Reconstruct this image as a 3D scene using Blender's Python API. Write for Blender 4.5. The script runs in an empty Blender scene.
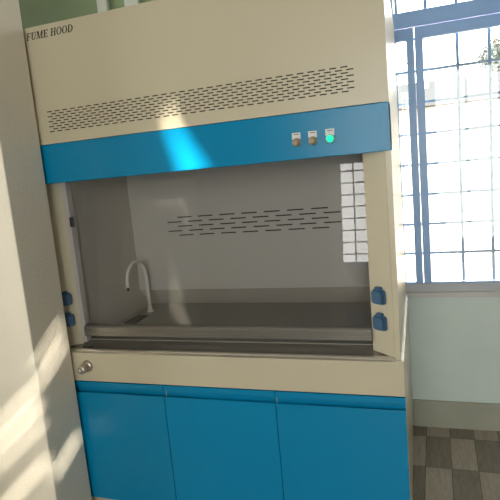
import bpy, bmesh, math, random
from mathutils import Vector, Matrix
random.seed(7)
S = bpy.context.scene
COL = S.collection
PI = math.pi

# ------------------------------------------------------------------ materials
def mat(name, col, rough=.5, metal=0., spec=.5, noise=0., nscale=6., bump=0., bscale=60., coat=0., emit=None, estr=0.):
    m = bpy.data.materials.new(name); m.use_nodes = True
    nt = m.node_tree; p = nt.nodes['Principled BSDF']
    p.inputs['Base Color'].default_value = (*col, 1)
    p.inputs['Roughness'].default_value = rough
    p.inputs['Metallic'].default_value = metal
    p.inputs['Specular IOR Level'].default_value = spec
    p.inputs['Coat Weight'].default_value = coat
    p.inputs['Coat Roughness'].default_value = .12
    tc = nt.nodes.new('ShaderNodeTexCoord')
    if noise:
        n = nt.nodes.new('ShaderNodeTexNoise'); n.inputs['Scale'].default_value = nscale; n.inputs['Detail'].default_value = 5
        r = nt.nodes.new('ShaderNodeValToRGB')
        r.color_ramp.elements[0].position = .3; r.color_ramp.elements[1].position = .7
        r.color_ramp.elements[0].color = (*[c*(1-noise) for c in col], 1)
        r.color_ramp.elements[1].color = (*[min(1, c*(1+noise)) for c in col], 1)
        nt.links.new(tc.outputs['Object'], n.inputs['Vector'])
        nt.links.new(n.outputs['Fac'], r.inputs['Fac']); nt.links.new(r.outputs['Color'], p.inputs['Base Color'])
    if bump:
        n2 = nt.nodes.new('ShaderNodeTexNoise'); n2.inputs['Scale'].default_value = bscale; n2.inputs['Detail'].default_value = 3
        b = nt.nodes.new('ShaderNodeBump'); b.inputs['Strength'].default_value = bump; b.inputs['Distance'].default_value = .01
        nt.links.new(tc.outputs['Object'], n2.inputs['Vector'])
        nt.links.new(n2.outputs['Fac'], b.inputs['Height']); nt.links.new(b.outputs['Normal'], p.inputs['Normal'])
    if emit:
        p.inputs['Emission Color'].default_value = (*emit, 1); p.inputs['Emission Strength'].default_value = estr
    return m

def glass(name, tint=(.97, .985, .98), ior=1.5, rough=0., haze=0.):
    m = bpy.data.materials.new(name); m.use_nodes = True
    nt = m.node_tree; nt.nodes.clear()
    out = nt.nodes.new('ShaderNodeOutputMaterial'); mix = nt.nodes.new('ShaderNodeMixShader')
    tr = nt.nodes.new('ShaderNodeBsdfTransparent'); gl = nt.nodes.new('ShaderNodeBsdfGlossy'); fr = nt.nodes.new('ShaderNodeFresnel')
    tr.inputs[0].default_value = (*tint, 1); gl.inputs['Roughness'].default_value = rough
    fr.inputs['IOR'].default_value = ior
    nt.links.new(fr.outputs[0], mix.inputs[0]); nt.links.new(tr.outputs[0], mix.inputs[1]); nt.links.new(gl.outputs[0], mix.inputs[2])
    last = mix
    if haze:                                       # a thin even diffuse film over the pane
        mx = nt.nodes.new('ShaderNodeMixShader'); df = nt.nodes.new('ShaderNodeBsdfDiffuse')
        df.inputs[0].default_value = (.8, .77, .72, 1); mx.inputs[0].default_value = haze
        nt.links.new(mix.outputs[0], mx.inputs[1]); nt.links.new(df.outputs[0], mx.inputs[2]); last = mx
    nt.links.new(last.outputs[0], out.inputs[0])
    return m

def floor_mat():
    """printed wood-look tiles: rectangular light and dark cells in a chequer, with grain and joints"""
    m = bpy.data.materials.new('wood_look_tiles'); m.use_nodes = True
    nt = m.node_tree; p = nt.nodes['Principled BSDF']; N = nt.nodes.new; L = nt.links.new
    tc = N('ShaderNodeTexCoord'); sep = N('ShaderNodeSeparateXYZ'); L(tc.outputs['Object'], sep.inputs[0])
    def math_(op, a, b=None):
        n = N('ShaderNodeMath'); n.operation = op
        for i, v in enumerate((a, b)):
            if v is None: continue
            if isinstance(v, (int, float)): n.inputs[i].default_value = v
            else: L(v, n.inputs[i])
        return n.outputs[0]
    # x axis of the tiling leans slightly, as laid
    xs = math_('SUBTRACT', sep.outputs[0], math_('MULTIPLY', sep.outputs[1], .032))
    u = math_('DIVIDE', math_('SUBTRACT', xs, .156), .121)
    v = math_('DIVIDE', math_('SUBTRACT', sep.outputs[1], .645), .297)
    fu, fv = math_('FLOOR', u), math_('FLOOR', v)
    par = math_('PINGPONG', math_('ADD', fu, fv), 1.)      # 0 light / 1 dark
    mp = N('ShaderNodeMapping'); mp.inputs['Scale'].default_value = (38, 6, 1); L(tc.outputs['Object'], mp.inputs[0])
    wv = N('ShaderNodeTexNoise'); wv.inputs['Scale'].default_value = 1.6; wv.inputs['Detail'].default_value = 6; wv.inputs['Distortion'].default_value = 1.2
    L(mp.outputs[0], wv.inputs[0])
    r1 = N('ShaderNodeValToRGB'); r1.color_ramp.elements[0].position = .3; r1.color_ramp.elements[1].position = .72
    r1.color_ramp.elements[0].color = (.37, .325, .255, 1); r1.color_ramp.elements[1].color = (.52, .455, .37, 1)
    r2 = N('ShaderNodeValToRGB'); r2.color_ramp.elements[0].position = .3; r2.color_ramp.elements[1].position = .72
    r2.color_ramp.elements[0].color = (.20, .175, .135, 1); r2.color_ramp.elements[1].color = (.31, .27, .21, 1)
    L(wv.outputs[0], r1.inputs[0]); L(wv.outputs[0], r2.inputs[0])
    mx = N('ShaderNodeMix'); mx.data_type = 'RGBA'; L(par, mx.inputs[0]); L(r1.outputs[0], mx.inputs[6]); L(r2.outputs[0], mx.inputs[7])
    ju = math_('LESS_THAN', math_('PINGPONG', u, .5), .012); jv = math_('LESS_THAN', math_('PINGPONG', v, .5), .006)
    j = math_('MAXIMUM', ju, jv)
    mj = N('ShaderNodeMix'); mj.data_type = 'RGBA'; L(j, mj.inputs[0]); L(mx.outputs[2], mj.inputs[6]); mj.inputs[7].default_value = (.10, .085, .065, 1)
    L(mj.outputs[2], p.inputs['Base Color'])
    p.inputs['Roughness'].default_value = .45
    return m

M = dict(
 cream   = mat('cream_powder_coat', (.60, .545, .39), .30, bump=.05, bscale=420, spec=.5),
 blue    = mat('blue_powder_coat', (.001, .24, .46), .26, bump=.04, bscale=420, spec=.35),
 liner   = mat('grey_phenolic_liner', (.58, .53, .47), .5),
 baffle  = mat('pale_grey_baffle', (.50, .47, .44), .5),
 top     = mat('dark_phenolic_worktop', (.26, .25, .205), .33),
 dark    = mat('slot_shade_black', (.012, .012, .012), .7),  # near-black sheets that stand in for shade behind slots
 steel   = mat('brushed_steel', (.50, .46, .40), .42, metal=1.),
 chrome  = mat('polished_steel', (.80, .76, .69), .3, metal=1.),
 rail    = mat('sash_rail_aluminium', (.25, .235, .21), .3, metal=.6),
 dksteel = mat('trough_steel', (.34, .32, .28), .28, metal=.7),
 black   = mat('black_plastic', (.015, .015, .016), .4),
 sockb   = mat('blue_grey_plastic', (.045, .12, .22), .4),
 faucet  = mat('white_coated_tube', (.80, .76, .70), .35),
 tan     = mat('tan_lamp_lens', (.40, .30, .16), .3, coat=.3),
 ring    = mat('lamp_bezel', (.35, .32, .27), .3, metal=.8),
 green   = mat('green_lamp_lens', (.0, .6, .3), .3, emit=(.01, 1., .42), estr=.33),
 tag     = mat('label_plate', (.80, .78, .74), .5),
 ink     = mat('black_ink', (.02, .022, .03), .6),
 pale    = mat('white_wall_paint', (.72, .66, .56), .75, noise=.03, nscale=2.5, bump=.15, bscale=120),
 umber   = mat('darkened_side_wall', (.11, .095, .08), .6, noise=.15, nscale=2),  # unseen side walls, darkened to weaken bounced light
 railp   = mat('glare_paled_rail_paint', (.52, .54, .58), .5),  # window glare put into the colour as a paler grey
 back    = mat('grey_back_wall_paint', (.42, .40, .36), .7, noise=.04, nscale=2),
 pillar  = mat('offwhite_wall_paint', (.80, .74, .60), .7, noise=.03, nscale=3, bump=.2, bscale=90),
 aqua    = mat('aqua_wall_paint', (.68, .78, .74), .55, noise=.04, nscale=3, bump=.12, bscale=90),
 skirt   = mat('olive_skirting_paint', (.40, .41, .33), .5, noise=.06, nscale=5),
 moss    = mat('green_wall_paint', (.24, .31, .17), .7, noise=.05, nscale=3),
 ceil    = mat('ceiling_paint', (.55, .53, .49), .8),
 frame   = mat('blue_window_paint', (.30, .52, .92), .35),
 sill    = mat('pale_sill_stone', (.62, .62, .60), .5),
 bars    = mat('grille_paint', (.13, .19, .26), .45),
 pipe    = mat('pale_conduit', (.66, .68, .60), .4),
 conc    = mat('pale_render', (.34, .33, .31), .8, noise=.05, nscale=1.),
 roof    = mat('grey_roof_sheet', (.06, .063, .066), .95, spec=0.),
 ground  = mat('sandy_yard', (.62, .50, .38), .9, noise=.1, nscale=.8),
 leaf    = mat('tree_leaf', (.10, .12, .11), .7, noise=.2, nscale=4),
 bark    = mat('tree_bark', (.18, .14, .10), .9, noise=.2, nscale=8),
 sun_gobo   = mat('gobo_canvas', (.14, .12, .10), .9, bump=.2, bscale=150),  # unseen added sheet, holed to shape the sunlight
 desk    = mat('bench_laminate', (.62, .56, .48), .5, noise=.08, nscale=5),
 bin     = mat('blue_bin_plastic', (.06, .22, .50), .4),
 bottle  = mat('bottle_plastic', (.66, .66, .62), .3),
 brown   = mat('amber_plastic', (.22, .10, .03), .25),
 bottlecap = mat('bottle_cap', (.08, .08, .09), .4),
 floor   = floor_mat(),
 glass   = glass('sash_glass', (.96, .97, .95), 1.6, .0, .035),
 pane    = glass('window_glass'),
)

# ------------------------------------------------------------------ mesh helpers
def new(): return bmesh.new()
def box(bm, a, b, bev=0., seg=2):
    x0, y0, z0 = a; x1, y1, z1 = b
    vs = [bm.verts.new(v) for v in ((x0,y0,z0),(x1,y0,z0),(x1,y1,z0),(x0,y1,z0),(x0,y0,z1),(x1,y0,z1),(x1,y1,z1),(x0,y1,z1))]
    fs = [bm.faces.new([vs[i] for i in f]) for f in ((0,3,2,1),(4,5,6,7),(0,1,5,4),(1,2,6,5),(2,3,7,6),(3,0,4,7))]
    if bev:
        es = list({e for f in fs for e in f.edges})
        bmesh.ops.bevel(bm, geom=es, offset=bev, segments=seg, profile=.5, affect='EDGES')
def prism(bm, poly, axis, a, b, bev=0.):
    """poly: 2D points; axis x: (y,z), y: (x,z), z: (x,y)"""
    def P(p, t):
        return {'x': (t, p[0], p[1]), 'y': (p[0], t, p[1]), 'z': (p[0], p[1], t)}[axis]
    lo = [bm.verts.new(P(p, a)) for p in poly]; hi = [bm.verts.new(P(p, b)) for p in poly]
    n = len(poly)
    fs = [bm.faces.new(lo[::-1]), bm.faces.new(hi)] + [bm.faces.new((lo[i], lo[(i+1)%n], hi[(i+1)%n], hi[i])) for i in range(n)]
    bmesh.ops.recalc_face_normals(bm, faces=fs)
    if bev:
        bmesh.ops.bevel(bm, geom=list({e for f in fs for e in f.edges}), offset=bev, segments=2, profile=.5, affect='EDGES')
def lathe(bm, prof, o=(0,0,0), d=(0,0,1), n=28):
    """prof: (radius, height) along direction d from o"""
    d = Vector(d).normalized(); u = d.orthogonal().normalized(); w = d.cross(u); o = Vector(o)
    rings = []
    for r, h in prof:
        if r < 1e-6: rings.append([bm.verts.new(o + d*h)])
        else: rings.append([bm.verts.new(o + d*h + (u*math.cos(2*PI*i/n) + w*math.sin(2*PI*i/n))*r) for i in range(n)])
    fs = []
    for A, B in zip(rings, rings[1:]):
        for i in range(n):
            j = (i+1) % n
            if len(A) == 1 and len(B) == 1: continue
            if len(A) == 1: fs.append(bm.faces.new((A[0], B[i], B[j])))
            elif len(B) == 1: fs.append(bm.faces.new((A[i], A[j], B[0])))
            else: fs.append(bm.faces.new((A[i], A[j], B[j], B[i])))
    for R, rev in ((rings[0], 1), (rings[-1], 0)):
        if len(R) > 1: fs.append(bm.faces.new(R[::-1] if rev else R))
    bmesh.ops.recalc_face_normals(bm, faces=fs)
    for f in fs: f.smooth = True
def tube(bm, pts, r, n=14):
    pts = [Vector(p) for p in pts]; rings = []
    ref = None
    for i, p in enumerate(pts):
        t = (pts[min(i+1, len(pts)-1)] - pts[max(i-1, 0)]).normalized()
        if ref is None: ref = t.orthogonal().normalized()
        ref = (ref - t*ref.dot(t)).normalized(); w = t.cross(ref)
        rr = r[i] if isinstance(r, (list, tuple)) else r
        rings.append([bm.verts.new(p + (ref*math.cos(2*PI*k/n) + w*math.sin(2*PI*k/n))*rr) for k in range(n)])
    fs = []
    for A, B in zip(rings, rings[1:]):
        for k in range(n): fs.append(bm.faces.new((A[k], A[(k+1)%n], B[(k+1)%n], B[k])))
    fs.append(bm.faces.new(rings[0][::-1])); fs.append(bm.faces.new(rings[-1]))
    bmesh.ops.recalc_face_normals(bm, faces=fs)
    for f in fs[:-2]: f.smooth = True
def obj(name, bm, m, parent=None, loc=None):
    me = bpy.data.meshes.new(name); bm.normal_update(); bm.to_mesh(me); bm.free()
    me.materials.append(m)
    o = bpy.data.objects.new(name, me); COL.objects.link(o)
    if parent: o.parent = parent
    if loc: o.location = loc
    return o
def empty(name, loc=(0,0,0)):
    o = bpy.data.objects.new(name, None); COL.objects.link(o); o.location = loc; o.empty_display_size = .1
    return o
def tag(o, label, cat, group=None):
    o['label'] = label; o['category'] = cat
    if group: o['group'] = group
    return o
def struct(name, bm, m, parent=None):
    o = obj(name, bm, m, parent)
    if parent is None: o['kind'] = 'structure'
    return o
def perforated(bm, x0, x1, z0, z1, y, rows, th=.0015):
    """flat sheet facing -y with real slots: rows = [(z centre, height, [(xa, xb), ...])] from the bottom up"""
    def quad(xa, xb, za, zb):
        bm.faces.new([bm.verts.new(v) for v in ((xa,y,za),(xb,y,za),(xb,y,zb),(xa,y,zb))])
    def rim(xa, xb, za, zb):
        for (p, q) in (((xa,za),(xb,za)),((xb,za),(xb,zb)),((xb,zb),(xa,zb)),((xa,zb),(xa,za))):
            bm.faces.new([bm.verts.new(v) for v in ((p[0],y,p[1]),(q[0],y,q[1]),(q[0],y+th,q[1]),(p[0],y+th,p[1]))])
    z = z0
    for zc, h, slots in rows:
        quad(x0, x1, z, zc-h/2)
        x = x0
        for xa, xb in slots:
            quad(x, xa, zc-h/2, zc+h/2); rim(xa, xb, zc-h/2, zc+h/2); x = xb
        quad(x, x1, zc-h/2, zc+h/2)
        z = zc+h/2
    quad(x0, x1, z, z1)
def wall_with_holes(bm, outer, holes, P, th):
    """polygon with polygonal holes, extruded by th; P maps (a, b, t) to 3D"""
    loops = [outer] + holes
    es = []
    for lp in loops:
        vs = [bm.verts.new(P(a, b, 0)) for a, b in lp]
        es += [bm.edges.new((vs[i], vs[(i+1) % len(vs)])) for i in range(len(vs))]
    r = bmesh.ops.triangle_fill(bm, use_beauty=True, use_dissolve=False, edges=es)
    fs = [g for g in r['geom'] if isinstance(g, bmesh.types.BMFace)]
    ex = bmesh.ops.extrude_face_region(bm, geom=fs)
    off = Vector(P(0, 0, th)) - Vector(P(0, 0, 0))
    bmesh.ops.translate(bm, vec=off, verts=[g for g in ex['geom'] if isinstance(g, bmesh.types.BMVert)])
    bmesh.ops.recalc_face_normals(bm, faces=bm.faces[:])
def rect(a0, a1, b0, b1): return [(a0, b0), (a1, b0), (a1, b1), (a0, b1)]

# ------------------------------------------------------------------ room shell
XL, XR, YB, D, H = -3.5, 1.5, -5.4, 1.059, 3.6
WX0, WX1, WZ0, WZ1 = -.06, 1.30, .788, 2.95          # front window opening
b = new(); box(b, (XL-.2, YB-.2, -.1), (XR+.2, D+.2, 0)); struct('floor', b, M['floor'])
b = new(); box(b, (XL-.2, YB-.2, H), (XR+.2, D+.2, H+.12)); struct('ceiling', b, M['ceil'])
# window wall: aqua to head height right of the hood, green higher up and behind the hood
b = new(); wall_with_holes(b, rect(-.02, XR+.2, 0, H), [rect(-.012, WX1, WZ0-.025, WZ1)], lambda a, c, t: (a, D+t, c), .2); 
struct('wall_front', b, M['aqua'])
b = new(); box(b, (XL-.2, D, 0), (-.02, D+.2, H)); struct('wall_front_left', b, M['moss'])
LY0, LY1, LZ0, LZ1 = -1.75, -.3, .8, 2.3
b = new(); wall_with_holes(b, rect(YB-.2, D, 0, H), [rect(LY0, LY1, LZ0, LZ1)], lambda a, c, t: (XL-t, a, c), .2)
struct('wall_left', b, M['umber'])
# partition pier beside the hood
PX = -1.407
b = new(); box(b, (-2.30, -.237, 0), (PX, -.022, H), .004); struct('wall_pier', b, M['pillar'])
b = new(); box(b, (-1.86, -1.24, 0), (-1.42, -.77, H), .006); struct('wall_column', b, M['pillar'])
b = new(); box(b, (-.84, -3.45, 0), (-.71, -3.35, H), .006); struct('wall_post', b, M['pale'])
b = new(); box(b, (.0, D-.012, 0), (XR, D, .158), .002); struct('baseboard_front', b, M['skirt'])

# back wall with window 2
BX0, BX1, BZ0, BZ1 = -1.12, .2, 1.12, 2.72
b = new(); wall_with_holes(b, rect(XL-.2, XR+.2, 0, H), [rect(BX0, BX1, BZ0, BZ1), rect(.35, 1.45, .02, 3.0)], lambda a, c, t: (a, YB-t, c), .2)
struct('wall_back', b, M['back'])
# unseen glazed opening added in the back wall to brighten the hood's right side
d1 = empty('fill_door', (.85, YB, 0)); d1['kind'] = 'structure'
b = new()
for (xa, xb, za, zb) in ((.35, .42, .02, 3.0), (1.38, 1.45, .02, 3.0), (.42, 1.38, .02, .10), (.42, 1.38, 2.92, 3.0), (.88, .92, .10, 2.92)): box(b, (xa, YB-.1, za), (xb, YB-.04, zb), .003)
o = obj('fill_door_frame', b, M['frame'], d1); o.matrix_parent_inverse = Matrix.Translation(-d1.location)
b = new(); box(b, (.42, YB-.072, .10), (1.38, YB-.068, 2.92)); o = obj('pane', b, M['pane'], d1); o.matrix_parent_inverse = Matrix.Translation(-d1.location)
# right wall with the opening added for the sun
RY0, RY1, RZ0, RZ1 = -4.2, -1.3, 1.2, 3.57
b = new(); wall_with_holes(b, rect(YB, D, 0, H), [rect(RY0, RY1, RZ0, RZ1)], lambda a, c, t: (XR+t, a, c), .2)
struct('wall_right', b, M['umber'])

# ---- window 1 (in view)
w1 = empty('window_1', (.6, D, WZ0)); w1['kind'] = 'structure'
def wpart(name, bm, m): 
    o = obj(name, bm, m); o.parent = w1; o.matrix_parent_inverse = Matrix.Translation(-w1.location); return o
fy0, fy1 = D-.012, D+.05
b = new()

box(b, (WX0, fy0, 2.170), (WX1, fy0+.03, 2.247), .003)              # transom beam
box(b, (WX0, fy0, WZ1-.06), (WX1, fy1, WZ1), .003)
box(b, (WX0, fy0, .835), (-.022, fy1, 2.164)); box(b, (WX0, fy0, 2.247), (-.022, fy1, WZ1-.06))
box(b, (WX1-.05, fy0, .835), (WX1, fy1, 2.164)); box(b, (WX1-.05, fy0, 2.247), (WX1, fy1, WZ1-.06))
wpart('window_frame', b, M['frame'])
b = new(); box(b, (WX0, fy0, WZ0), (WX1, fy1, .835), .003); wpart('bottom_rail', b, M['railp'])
# casements: (x0, x1, left stile, right stile)
for (x0, x1, ls, rs) in ((-.022, .0825, .016, .038), (.0855, .69, .04, .045), (.693, WX1-.05, .045, .04)):
    b = new()
    box(b, (x0, fy0+.004, .836), (x0+ls, fy0+.026, 2.1665), .002); box(b, (x1-rs, fy0+.004, .836), (x1, fy0+.026, 2.1665), .002)
    box(b, (x0+ls, fy0+.004, 2.108), (x1-rs, fy0+.026, 2.1665), .002); box(b, (x0+ls, fy0+.004, .836), (x1-rs, fy0+.026, .842), .001)
    c = wpart('casement', b, M['frame'])
    b = new(); box(b, (x0+ls, fy0+.013, .84), (x1-rs, fy0+.017, 2.11)); g = obj('pane', b, M['pane'], c)
b = new()
for x in (.292, .4415, .591, .741, .89, 1.04, 1.19): box(b, (x-.008, fy1+.02, .8), (x+.008, fy1+.03, 2.2))
for x in (.0, .145, .292, .4415, .591, .741, .89, 1.04, 1.19): box(b, (x-.008, fy1+.02, 2.2), (x+.008, fy1+.03, WZ1))
for k in range(8):
    z = .9889+.1624*k
    if z < 2.13: box(b, (WX0, fy1+.019, z-.007), (WX1, fy1+.029, z+.007))
for z in (2.42, 2.6, 2.78): box(b, (WX0, fy1+.019, z-.007), (WX1, fy1+.029, z+.007))
wpart('security_grille', b, M['bars'])
b = new(); box(b, (-.012, D-.03, .762), (XR, D+.06, .788), .003); wpart('window_sill', b, M['sill'])

# ---- window 2 (behind the camera, mirrored in the sash)
w2 = empty('window_2', (-.2, YB, BZ0)); w2['kind'] = 'structure'
b = new()
box(b, (BX0, YB-.06, BZ0), (BX1, YB, BZ0+.06)); box(b, (BX0, YB-.06, BZ1-.06), (BX1, YB, BZ1))
for x in (BX0, BX1-.06): box(b, (x, YB-.06, BZ0+.06), (x+.06, YB, BZ1-.06))
o = obj('window_frame', b, M['frame'], w2); o.matrix_parent_inverse = Matrix.Translation(-w2.location)
b = new()
for k in range(1, 5): x = BX0+.06+k*.245; box(b, (x-.010, YB-.1, BZ0), (x+.010, YB-.084, BZ1))
for k in range(1, 10): z = BZ0+k*.176; box(b, (BX0, YB-.101, z-.009), (BX1, YB-.085, z+.009))
o = obj('security_grille', b, M['bars'], w2); o.matrix_parent_inverse = Matrix.Translation(-w2.location)
b = new(); box(b, (BX0-.05, YB-.15, BZ0-.04), (BX1+.05, YB+.1, BZ0), .004)
o = obj('window_sill', b, M['sill'], w2); o.matrix_parent_inverse = Matrix.Translation(-w2.location)

# ---- unseen left-wall opening added to light the pier front
w4 = empty('fill_opening_left', (XL, -1.3, LZ0)); w4['kind'] = 'structure'
b = new()
for (a0, a1, c0, c1) in ((LY0, LY1, LZ0, LZ0+.06), (LY0, LY1, LZ1-.06, LZ1), (LY0, LY0+.06, LZ0, LZ1), (LY1-.06, LY1, LZ0, LZ1), (-1.05, -.99, LZ0, LZ1)):
    box(b, (XL-.12, a0, c0), (XL-.06, a1, c1))
o = obj('window_frame', b, M['frame'], w4); o.matrix_parent_inverse = Matrix.Translation(-w4.location)

# ---- unseen opening added for the sun; its sheet is cut to throw streaks
SUN = Vector((-.60, .48, -.37)).normalized()
def back(p, X=XR+.05):
    t = (X-p[0])/SUN.x; q = Vector(p)+SUN*t; return (q.y, q.z)
gaps = []
def side_gap(y0, z0, y1, z1, h): gaps.append([back(p) for p in ((PX, y0, z0), (PX, y1, z1), (PX, y1, z1+h), (PX, y0, z0+h))])
side_gap(-.233, .74, -.05, .86, .016); side_gap(-.233, .82, -.05, .94, .013)
side_gap(-.233, .33, -.05, .42, .015)
for zz, h, x0 in ((.30, .015, -1.75), (.46, .012, -1.80), (.54, .016, -1.80), (.62, .012, -1.80)):
    gaps.append([back(p) for p in ((x0,-.237,zz-.19), (-1.414,-.237,zz+.12), (-1.414,-.237,zz+.12+h), (x0,-.237,zz-.19+h))])
gaps.append([back(p) for p in ((-.828,0,1.80), (-.820,0,1.80), (-.795,0,1.70), (-.685,0,1.525), (-.79,0,1.525), (-.83,0,1.70))])
for ya, za, yb, zb_, h in ((-1.04,.74,-.78,.90,.07), (-.98,.905,-.78,1.03,.035), (-.92,1.00,-.78,1.19,.035), (-1.10,1.42,-.85,1.72,.04)):   # on the free-standing column, mirrored in the sash
    gaps.append([back(p) for p in ((-1.42,ya,za), (-1.42,yb,zb_), (-1.42,yb,zb_+h), (-1.42,ya,za+h))])
w3 = empty('sun_opening_right', (XR, -2.7, RZ0)); w3['kind'] = 'structure'
b = new()
for (a0, a1, c0, c1) in ((RY0, RY1, RZ0, RZ0+.06), (RY0, RY1, RZ1-.05, RZ1), (RY0, RY0+.06, RZ0, RZ1), (RY1-.06, RY1, RZ0, RZ1)):
    box(b, (XR+.1, a0, c0), (XR+.16, a1, c1))
o = obj('window_frame', b, M['frame'], w3); o.matrix_parent_inverse = Matrix.Translation(-w3.location)
b = new(); wall_with_holes(b, rect(RY0, RY1, RZ0, RZ1), gaps, lambda a, c, t: (XR+.05+t, a, c), .003)
o = obj('sun_gobo', b, M['sun_gobo'], w3); o.matrix_parent_inverse = Matrix.Translation(-w3.location)

# ------------------------------------------------------------------ fume hood
hood = empty('fume_hood', (-.745, .45, 0))
tag(hood, 'cream and bright blue laboratory fume hood with glass sash and three-door base cabinet', 'fume hood')
INV = Matrix.Translation(-hood.location)
def part(name, bm, m, parent=None, label=None):
    o = obj(name, bm, m)
    if parent is None: o.parent = hood; o.matrix_parent_inverse = INV
    else: o.parent = parent
    if label: o['label'] = label
    return o
X0, X1 = -1.515, -.009            # upper body
Z_TOP, Z_BT, Z_BB, Z_AB = 2.168, 1.7015, 1.541, .660
HB = .98                         # back of the hood
# --- base cabinet
b = new(); box(b, (-1.515, .024, .088), (0, HB, .655), .002); part('cabinet_body', b, M['cream'])
b = new(); box(b, (-1.485, .03, 0), (-.01, HB, .087), .002); part('plinth', b, M['cream'])
b = new(); box(b, (-1.515, 0, Z_AB+.001), (0, .09, .796), .002); box(b, (-1.515, .09, .657), (-1.41, HB, .795)); box(b, (-.085, .09, .657), (0, HB, .795)); part('apron', b, M['cream'])
for (xa, xb) in ((-1.513, -.9842), (-.9810, -.4930), (-.4898, -.001)):
    b = new()
    prof = [(.0, .09), (.0, .604), (.0015, .606), (.003, .604), (.004, .590), (.020, .586), (.0215, .588), (.0215, .630), (.017, .633), (.001, .6335), (.0, .6345), (.0, .657), (.0235, .657), (.0235, .09)]
    prism(b, prof, 'x', xa, xb)
    d = part('cabinet_door', b, M['blue'])
    b = new(); box(b, (xa+.0005, -.0012, .6045), (xb-.0005, .003, .6075), .0005); part('grip_edge', b, M['blue'], d)
# --- upper body
for s, (xa, xb) in enumerate(((X1-.020, X1), (X0, X0+.020))):
    b = new(); box(b, (xa, .0, .797), (xb, HB, Z_TOP), .0015); part('side_panel', b, M['cream'])
b = new(); box(b, (X0+.02, HB-.012, .797), (X1-.02, HB, Z_TOP)); part('back_panel', b, M['cream'])
b = new(); box(b, (X0+.02, .02, Z_TOP-.015), (X1-.02, HB-.012, Z_TOP)); part('roof_panel', b, M['cream'])
# canopy front with nine rows of slots
rows = []
px_ = .03765
for r in range(9):
    zc = 1.7515 + .01005*r
    x = -1.366 + (px_/2 if r % 2 else 0)
    sl = []
    while x + .024 < -.118: sl.append((x, x+.0245)); x += px_
    rows.append((zc, .0042, sl))
b = new(); perforated(b, X0, X1, Z_BT+.001, Z_TOP, -.002, rows)
for (za, zb_) in ((Z_BT+.001, Z_BT+.001), (Z_TOP, Z_TOP)):
    b.faces.new([b.verts.new(v) for v in ((X0,-.002,za),(X1,-.002,za),(X1,.02,za),(X0,.02,za))])
for xx in (X0, X1):
    b.faces.new([b.verts.new(v) for v in ((xx,-.002,Z_BT+.001),(xx,-.002,Z_TOP),(xx,.0,Z_TOP),(xx,.0,Z_BT+.001))])
canopy = part('canopy_panel', b, M['cream'])
b = new(); box(b, (-1.40, .004, 1.735), (-.09, .008, 1.85)); part('vent_shade', b, M['dark'], canopy, 'dark sheet standing for the shade behind the slots')
# lettering: italic serif capitals as thin raised strokes
def letters(bm, text, x, z, h, y0, y1):
    sh = .22
    def pl(pts):
        prism(bm, [(x + (px*1.19 + sh*pz)*h, z + pz*h) for px, pz in pts], 'y', y0, y1)
    def bar(x0, x1, z0, z1): pl([(x0, z0), (x1, z0), (x1, z1), (x0, z1)])
    def ring(cx, rx, rz, t, a0=0, a1=360, tz=.07):
        n = 22; 
        for i in range(n):
            a = math.radians(a0+(a1-a0)*i/n); c = math.radians(a0+(a1-a0)*(i+1)/n)
            q = lambda an, k: (cx+(rx-k*t)*math.cos(an), .5+(rz-k*tz)*math.sin(an))
            pl([q(a, 0), q(c, 0), q(c, 1), q(a, 1)])
    T, s = .15, .07                                   # thick stem, serif
    for ch in text:
        if ch == 'F':
            bar(.08, .08+T, s, 1-s); bar(0, .32, 0, s); bar(0, .58, 1-s, 1); bar(.08+T, .44, .47, .54); bar(.52, .58, .78, 1-s); bar(.39, .44, .40, .62); w = .60
        elif ch == 'U':
            bar(.08, .08+T, .3, 1-s); bar(0, .32, 1-s, 1); bar(.55, .61, .3, 1-s); bar(.46, .72, 1-s, 1)
            n = 12
            for i in range(n):
                a = PI+PI*i/n; c = PI+PI*(i+1)/n
                pl([(.345+.265*math.cos(a), .3+.3*math.sin(a)), (.345+.265*math.cos(c), .3+.3*math.sin(c)), (.36+.16*math.cos(c), .3+.2*math.sin(c)), (.36+.16*math.cos(a), .3+.2*math.sin(a))])
            w = .74
        elif ch == 'M':
            bar(.08, .14, s, 1-s); bar(0, .24, 0, s); bar(0, .24, 1-s, 1); bar(.70, .70+T, s, 1-s); bar(.62, .93, 0, s); bar(.72, .93, 1-s, 1)
            pl([(.10, 1), (.27, 1), (.48, .06), (.38, .0)]); pl([(.40, 0), (.46, 0), (.76, 1), (.70, 1)]); w = .96
        elif ch == 'E':
            bar(.08, .08+T, s, 1-s); bar(0, .60, 0, s); bar(0, .58, 1-s, 1); bar(.08+T, .44, .47, .54); bar(.53, .58, .78, 1-s); bar(.55, .60, s, .24); bar(.39, .44, .40, .62); w = .63
        elif ch == 'H':
            bar(.08, .08+T, s, 1-s); bar(0, .32, 0, s); bar(0, .32, 1-s, 1); bar(.52, .52+T, s, 1-s); bar(.44, .76, 0, s); bar(.44, .76, 1-s, 1); bar(.08+T, .52, .47, .54); w = .78
        elif ch == 'O':
            ring(.36, .36, .5, .15); w = .74
        elif ch == 'D':
            bar(.08, .08+T, s, 1-s); bar(0, .2, 0, s); bar(0, .2, 1-s, 1); ring(.22, .48, .5, .15, -90, 90); w = .74
        else: w = .32
        x += (w+.045)*1.19*h
    return x
b = new(); letters(b, 'FUME HOOD', -1.415, 2.1195, .0285, -.0028, -.0018); part('lettering', b, M['ink'], canopy, 'black italic serif lettering FUME HOOD')
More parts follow.
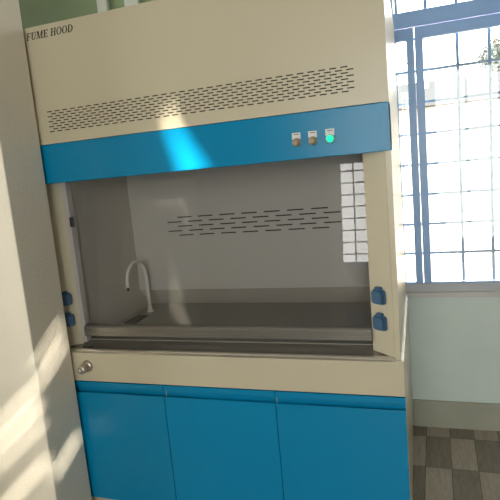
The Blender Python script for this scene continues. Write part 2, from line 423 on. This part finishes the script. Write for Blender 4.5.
# blue control band
b = new(); box(b, (X0, -.003, Z_BB), (X1, .085, Z_BT-.001), .002); band = part('control_band', b, M['blue'])
for i, x in enumerate((-.3285, -.2705, -.2095)):
    zc = (1.6000, 1.6000, 1.6005)[i]
    b = new(); lathe(b, [(.0155, 0), (.0155, .005), (.0135, .008), (.0135, .0078)], (x, -.003, zc), (0,-1,0))
    lamp = part('pilot_lamp', b, M['ring'], None, ('tan indicator lamp, left of the row', 'tan indicator lamp, middle of the row', 'lit green indicator lamp')[i])
    b = new(); lathe(b, [(.0125, .006), (.0122, .011), (.0095, .015), (.005, .017), (0, .0175)], (x, -.003, zc), (0,-1,0))
    part('lamp_lens', b, M['green'] if i == 2 else M['tan'], lamp)
    b = new(); box(b, (x-.0155, -.0055, zc+.011), (x+.0155, -.0028, zc+.034), .0008); box(b, (x-.009, -.0060, zc+.0265), (x+.009, -.0052, zc+.0290)); tg = part('label_plate', b, M['tag'], lamp)
    tg.data.materials.append(M['ink'])
    for f in tg.data.polygons:
        if abs(f.center.z-(zc+.02775)) < .0015 and abs(f.center.x-x) < .0095: f.material_index = 1
# jambs: splayed faces between the flange and the sash
for s in (0, 1):
    mir = (lambda x: x) if s == 0 else (lambda x: -1.525 - x)
    pts = [(mir(-.0295), .001), (mir(-.112), .083), (mir(-.112), .10), (mir(-.0295), .10)]
    b = new(); prism(b, pts, 'z', .806, Z_BB+.0); j = part('jamb', b, M['cream'])
    for zc in (1.028, .930):
        t = Vector((mir(-.112)-mir(-.0295), .082, 0)).normalized()        # along the jamb
        nrm = Vector((-t.y, t.x, 0)) 
        if nrm.y > 0: nrm = -nrm
        c = Vector((mir(-.0735), .0445, zc))
        def W(u, v, n): return c + t*u*(1 if s == 0 else -1) + Vector((0,0,v)) + nrm*n
        def rr(u0, u1, v0, v1, r, k=5):
            P = []
            for cx, cy, a0 in ((u1-r, v1-r, 0), (u0+r, v1-r, 90), (u0+r, v0+r, 180), (u1-r, v0+r, 270)):
                for i in range(k+1):
                    a = math.radians(a0+90*i/k); P.append((cx+r*math.cos(a), cy+r*math.sin(a)))
            return P
        def slab(bm, poly, n0, n1):
            lo = [bm.verts.new(W(u, v, n0)) for u, v in poly]; hi = [bm.verts.new(W(u, v, n1)) for u, v in poly]
            k = len(poly); fs = [bm.faces.new(lo[::-1]), bm.faces.new(hi)] + [bm.faces.new((lo[i], lo[(i+1)%k], hi[(i+1)%k], hi[i])) for i in range(k)]
            bmesh.ops.recalc_face_normals(bm, faces=fs)
        b = new(); slab(b, rr(-.030, .030, -.031, .024, .012), -.002, .010); slab(b, rr(-.014, .014, .018, .033, .004), -.001, .014)
        so = part('power_socket', b, M['sockb'])
        b = new(); slab(b, rr(-.025, .025, -.028, .020, .012), .010, .021); part('flip_cover', b, M['sockb'], so)
# sash: glass leaning back a little in an aluminium frame
tilt = math.tan(math.radians(5.5))
def sy(z): return .086 + (z-.85)*tilt
b = new()
for xa, xb in ((-1.392, -.113),):
    vs = [(xa, sy(.87), .87), (xb, sy(.87), .87), (xb, sy(1.60), 1.60), (xa, sy(1.60), 1.60)]
    lo = [b.verts.new(v) for v in vs]; b.faces.new(lo)
sash = part('sash_glass', b, M['glass'])
b = new(); prism(b, [(.070, .846), (.070, .884), (.076, .893), (.098, .897), (.100, .89), (.100, .846)], 'x', -1.392, -.1135, .0012); 
rail = part('sash_rail', b, M['rail'])
b = new(); box(b, (-1.392, .068, .8515), (-.1135, .072, .8555), .0005); box(b, (-1.392, .068, .862), (-.1135, .0715, .864), .0003); part('rail_groove', b, M['dksteel'], rail)
b = new(); box(b, (-1.412, .078, .815), (-1.389, .115, Z_BB), .001); part('sash_stile', b, M['baffle'])
b = new(); box(b, (-1.3885, .070, 1.345), (-1.3755, .084, 1.389), .002); part('sash_latch', b, M['black'])
# work top, trough and lip
WT = .823
b = new()
sx0, sx1, sy0_, sy1_ = -1.362, -1.285, .300, .492
for (xa, xb, ya, yb) in ((-1.40, sx0, .10, .86), (sx1, -.09, .10, .86), (sx0, sx1, .10, sy0_), (sx0, sx1, sy1_, .86)):
    box(b, (xa, ya, .797), (xb, yb, WT))
work = part('worktop', b, M['top'])
b = new()
box(b, (sx0-.004, sy0_-.004, .66), (sx1+.004, sy1_+.004, .664))
for (xa, xb, ya, yb) in ((sx0-.004, sx0, sy0_, sy1_), (sx1, sx1+.004, sy0_, sy1_), (sx0, sx1, sy0_-.004, sy0_), (sx0, sx1, sy1_, sy1_+.004)):
    box(b, (xa, ya, .664), (xb, yb, WT-.002))
part('cup_sink', b, M['black'])
b = new()
prism(b, [(.012, .7965), (.012, .8025), (.04, .799), (.085, .808), (.105, .822), (.105, .7965)], 'x', -1.43, -.045); 
trough = part('trough', b, M['dksteel'])
b = new(); lathe(b, [(.025, 0), (.025, .002), (.020, .0025), (.0195, .0005)], (-1.372, .052, .8012), (0, -.05, 1)); part('drain_cup', b, M['black'], trough)
b = new(); prism(b, [(-.004, .794), (-.006, .804), (-.001, .8095), (.016, .8085), (.016, .794)], 'x', -1.46, -.0295, .0012); part('front_lip', b, M['chrome'])
# liner
b = new(); box(b, (-1.42, .105, WT), (-1.40, .86, 1.9)); box(b, (-.105, .105, WT), (-.085, .86, 1.9)); box(b, (-1.42, .14, 1.9), (-.085, .86, 1.912)); part('liner', b, M['liner'])
rows = []
for r in range(5):
    zc = 1.2225 + .0236*r; x = -1.188 + (.06 if r % 2 == 0 else 0) - (.0)
    sl = []
    while x + .082 < -.275: sl.append((x, x+.082)); x += .1185
    rows.append((zc, .0065, sl))
b = new(); perforated(b, -1.40, -.105, .93, 1.9, .60, rows)
baf = part('baffle', b, M['baffle'])
b = new(); box(b, (-1.30, .606, 1.19), (-.2, .610, 1.35)); part('slot_shade', b, M['dark'], baf)  # black sheet in place of the shade behind the baffle slots
b = new(); prism(b, [(.60, .93), (.712, WT+.001), (.722, WT+.001), (.61, .935)], 'x', -1.40, -.105); part('lower_baffle', b, M['liner'])
# gooseneck tap
fx, fy = -1.322, .548
b = new()
pts = [(fx, fy, WT), (fx, fy, .95)] + [(fx, fy, 1.02)]
R = .094
for i in range(1, 17):
    a = PI*i/16; pts.append((fx, fy-R+R*math.cos(a), 1.02+R*math.sin(a)))
pts += [(fx, fy-2*R, 1.0)]
tube(b, pts, .0085)
lathe(b, [(.020, 0), (.020, .004), (.013, .010), (.011, .03), (.0095, .032)], (fx, fy, WT))
fau = part('gooseneck_faucet', b, M['faucet'])
b = new(); lathe(b, [(.0065, 0), (.0065, .018), (.0045, .018)], (fx, fy-2*R, 1.001), (0,0,-1)); part('nozzle', b, M['black'], fau)
# valve knob on the apron
b = new(); lathe(b, [(.026, 0), (.026, .004), (.019, .008), (.012, .010), (.012, .022), (.0185, .024), (.0195, .030), (.0195, .046), (.017, .050), (0, .050)], (-1.345, .0, .7315), (0,-1,0))
kn = part('valve_knob', b, M['steel'])
b = new(); lathe(b, [(.010, .050), (.010, .062), (.008, .064), (0, .064)], (-1.345, .0, .7315), (0,-1,0)); part('knob_cap', b, M['chrome'], kn)

# ------------------------------------------------------------------ pipes high on the wall behind the hood
for i, (x, lab) in enumerate(((-1.683, 'pale vertical conduit on the green wall above the hood, left one'), (-1.485, 'pale vertical conduit on the green wall above the hood, right one'))):
    b = new(); box(b, (x-.036 - .012*i, D-.035, 0.0), (x+.036+.012*i, D-.001, H-.001), .008)
    c = obj('wall_conduit', b, M['pipe']); tag(c, lab, 'conduit', 'conduits behind the hood')

# ------------------------------------------------------------------ things behind the camera, seen in the sash
t = empty('lab_bench', (-.35, -5.02, 0)); tag(t, 'grey laminate bench standing under the barred back window', 'bench')
inv = Matrix.Translation(-t.location)
def bp(name, bm, m):
    o = obj(name, bm, m, t); o.matrix_parent_inverse = inv
b = new(); box(b, (-1.12, -5.38, .74), (.5, -4.72, .78), .004); bp('bench_top', b, M['desk'])
for x in (-1.10, .43):
    for y in (-5.36, -4.79):
        b = new(); box(b, (x, y, 0), (x+.05, y+.05, .74), .003); bp('leg', b, M['desk'])
b = new(); box(b, (-1.05, -5.36, .60), (.43, -5.33, .74)); bp('back_rail', b, M['desk'])
b = new()
prism(b, [(-.93, -5.15), (-.70, -5.15), (-.70, -4.85), (-.93, -4.85)], 'z', 0, .52, .01)
o = obj('storage_bin', b, M['bin']); tag(o, 'blue plastic bin on the floor under the laminate bench', 'bin')
for i, (x, y, h, r, m, lab) in enumerate(((-1.04, -4.95, .46, .035, 'brown', 'tall amber bottle at the end of the bench'), (-.95, -5.0, .38, .04, 'bottle', 'slim white bottle beside the tall amber bottle'),
        (-.86, -4.9, .26, .06, 'bottle', 'squat white bottle on the bench'), (-.74, -4.95, .14, .06, 'bottle', 'low white jar on the bench right of the bottles'))):
    e = empty('reagent_bottle', (x, y, .7805)); tag(e, lab, 'bottle', 'bottles on the bench')
    b = new(); lathe(b, [(r*.95, 0), (r, .006), (r, h*.62), (r*.8, h*.72), (r*.34, h*.8), (r*.34, h*.9)]); obj('body', b, M[m], e)
    b = new(); lathe(b, [(r*.42, h*.88), (r*.42, h*.99), (r*.36, h)]); obj('cap', b, M['bottlecap'], e)

# ------------------------------------------------------------------ outside
b = new(); box(b, (-40, D+.25, -.3), (40, 60, -.15)); 
o = struct('ground', b, M['ground'])
bl = empty('house', (2, 16, -.15)); tag(bl, 'low pale rendered house with grey roof edge across the yard', 'house')
inv2 = Matrix.Translation(-bl.location)
def hp(name, bm, m, par=bl):
    o = obj(name, bm, m, par); o.matrix_parent_inverse = inv2; return o
b = new(); box(b, (-12, 14.2, -.15), (16, 20, 3.0)); hp('wall', b, M['conc'])
b = new(); prism(b, [(13.7, 2.98), (13.7, 3.05), (17, 4.1), (20.4, 3.05), (20.4, 2.98)], 'x', -12.3, 16.3); hp('roof', b, M['roof'])
b = new(); box(b, (.2, 15.8, 3.2), (.55, 16.1, 3.95)); hp('chimney', b, M['conc'])
# tree
tr = empty('tree', (3.6, 23, .6)); tag(tr, 'leafy tree showing above the house roof, right of the window', 'tree')
b = new(); tube(b, [(0,0,0), (.05,0,1.5), (-.03,.05,3), (0,0,4.6)], [.16,.13,.1,.05])
for k in range(9):
    a = k*2.4; z = 3+k*.3; tube(b, [(0,0,z), (.5*math.cos(a), .5*math.sin(a), z+.5), (1.0*math.cos(a), 1.0*math.sin(a), z+.9)], [.05,.03,.012], 7)
obj('trunk', b, M['bark'], tr)
b = new()
for k in range(1500):
    a = random.uniform(0, 2*PI); u = random.uniform(-1, 1); r = .85*random.random()**.4
    c = Vector((r*math.cos(a)*math.sqrt(1-u*u), r*math.sin(a)*math.sqrt(1-u*u), 4.9+.95*r*u))
    n = Vector((random.gauss(0,1), random.gauss(0,1), random.gauss(0,1))).normalized(); p = n.orthogonal().normalized(); q = n.cross(p); s = .07
    b.faces.new([b.verts.new(c+v) for v in (p*s*1.6, q*s*.6, -p*s*1.6, -q*s*.6)])
obj('foliage', b, M['leaf'], tr)
up = empty('utility_line', (0, 4.5, -.15)); tag(up, 'thin dark overhead line strung between two short poles outside the window', 'overhead line')
inv3 = Matrix.Translation(-up.location)
b = new(); tube(b, [(-1.5+i*.15, 4.5, 3.2-.055*i-.05*math.sin(PI*i/20)) for i in range(21)], .004, 6); o = obj('wire', b, M['black'], up); o.matrix_parent_inverse = inv3
for x, z in ((-1.5, 3.3), (1.5, 2.2)):
    b = new(); tube(b, [(x, 4.5, -.15), (x, 4.5, z)], .04, 10); o = obj('pole', b, M['bark'], up); o.matrix_parent_inverse = inv3

# ------------------------------------------------------------------ light
W = bpy.data.worlds.new('sky'); S.world = W; W.use_nodes = True
bg = W.node_tree.nodes['Background']; bg.inputs[0].default_value = (1, .985, .945, 1); bg.inputs[1].default_value = 3.0
sl = bpy.data.lights.new('sun', 'SUN'); sl.energy = 7.5; sl.angle = math.radians(1.1); sl.color = (1, .93, .82)
so = bpy.data.objects.new('sun', sl); COL.objects.link(so); so.rotation_euler = SUN.to_track_quat('-Z', 'Y').to_euler(); so.location = (6, -6, 8)
def portal(name, loc, rot, sx, sy_):
    l = bpy.data.lights.new(name, 'AREA'); l.shape = 'RECTANGLE'; l.size = sx; l.size_y = sy_; l.cycles.is_portal = True
    o = bpy.data.objects.new(name, l); COL.objects.link(o); o.location = loc; o.rotation_euler = rot
portal('daylight_portal', ((WX0+WX1)/2, D+.12, (WZ0+WZ1)/2), (-PI/2, 0, 0), WX1-WX0, WZ1-WZ0)
portal('daylight_portal', (XL-.13, (LY0+LY1)/2, (LZ0+LZ1)/2), (0, -PI/2, 0), LZ1-LZ0, LY1-LY0)
portal('daylight_portal', (.9, YB-.13, 1.51), (PI/2, 0, 0), 1.1, 2.98)
portal('daylight_portal', ((BX0+BX1)/2, YB-.13, (BZ0+BZ1)/2), (PI/2, 0, 0), BX1-BX0, BZ1-BZ0)

# ------------------------------------------------------------------ camera
F, YAW, PIT, ROLL = 506.905, .3259, .1456, .0900
cy_, sy2 = math.cos(YAW), math.sin(YAW)
fwd = Vector((-sy2*math.cos(PIT), cy_*math.cos(PIT), -math.sin(PIT)))
r = Vector((cy_, sy2, 0)); u = r.cross(fwd)
R_ = math.cos(ROLL)*r - math.sin(ROLL)*u; U_ = math.sin(ROLL)*r + math.cos(ROLL)*u
cam = bpy.data.cameras.new('camera'); cam.sensor_width = 36; cam.lens = 36*F/500; cam.clip_start = .05; cam.clip_end = 200
co = bpy.data.objects.new('camera', cam); COL.objects.link(co)
mw = Matrix((R_, U_, -fwd)).transposed().to_4x4(); mw.translation = Vector((.0682, -1.8, 1.5001)); co.matrix_world = mw
S.camera = co
vs = S.view_settings; vs.view_transform = 'Standard'; vs.look = 'None'; vs.gamma = 1; vs.use_curve_mapping = False; vs.exposure = 1.85
S.cycles.use_denoising = True
S.cycles.max_bounces = 10; S.cycles.diffuse_bounces = 6; S.cycles.glossy_bounces = 6; S.cycles.transparent_max_bounces = 16
S.cycles.sample_clamp_indirect = 6
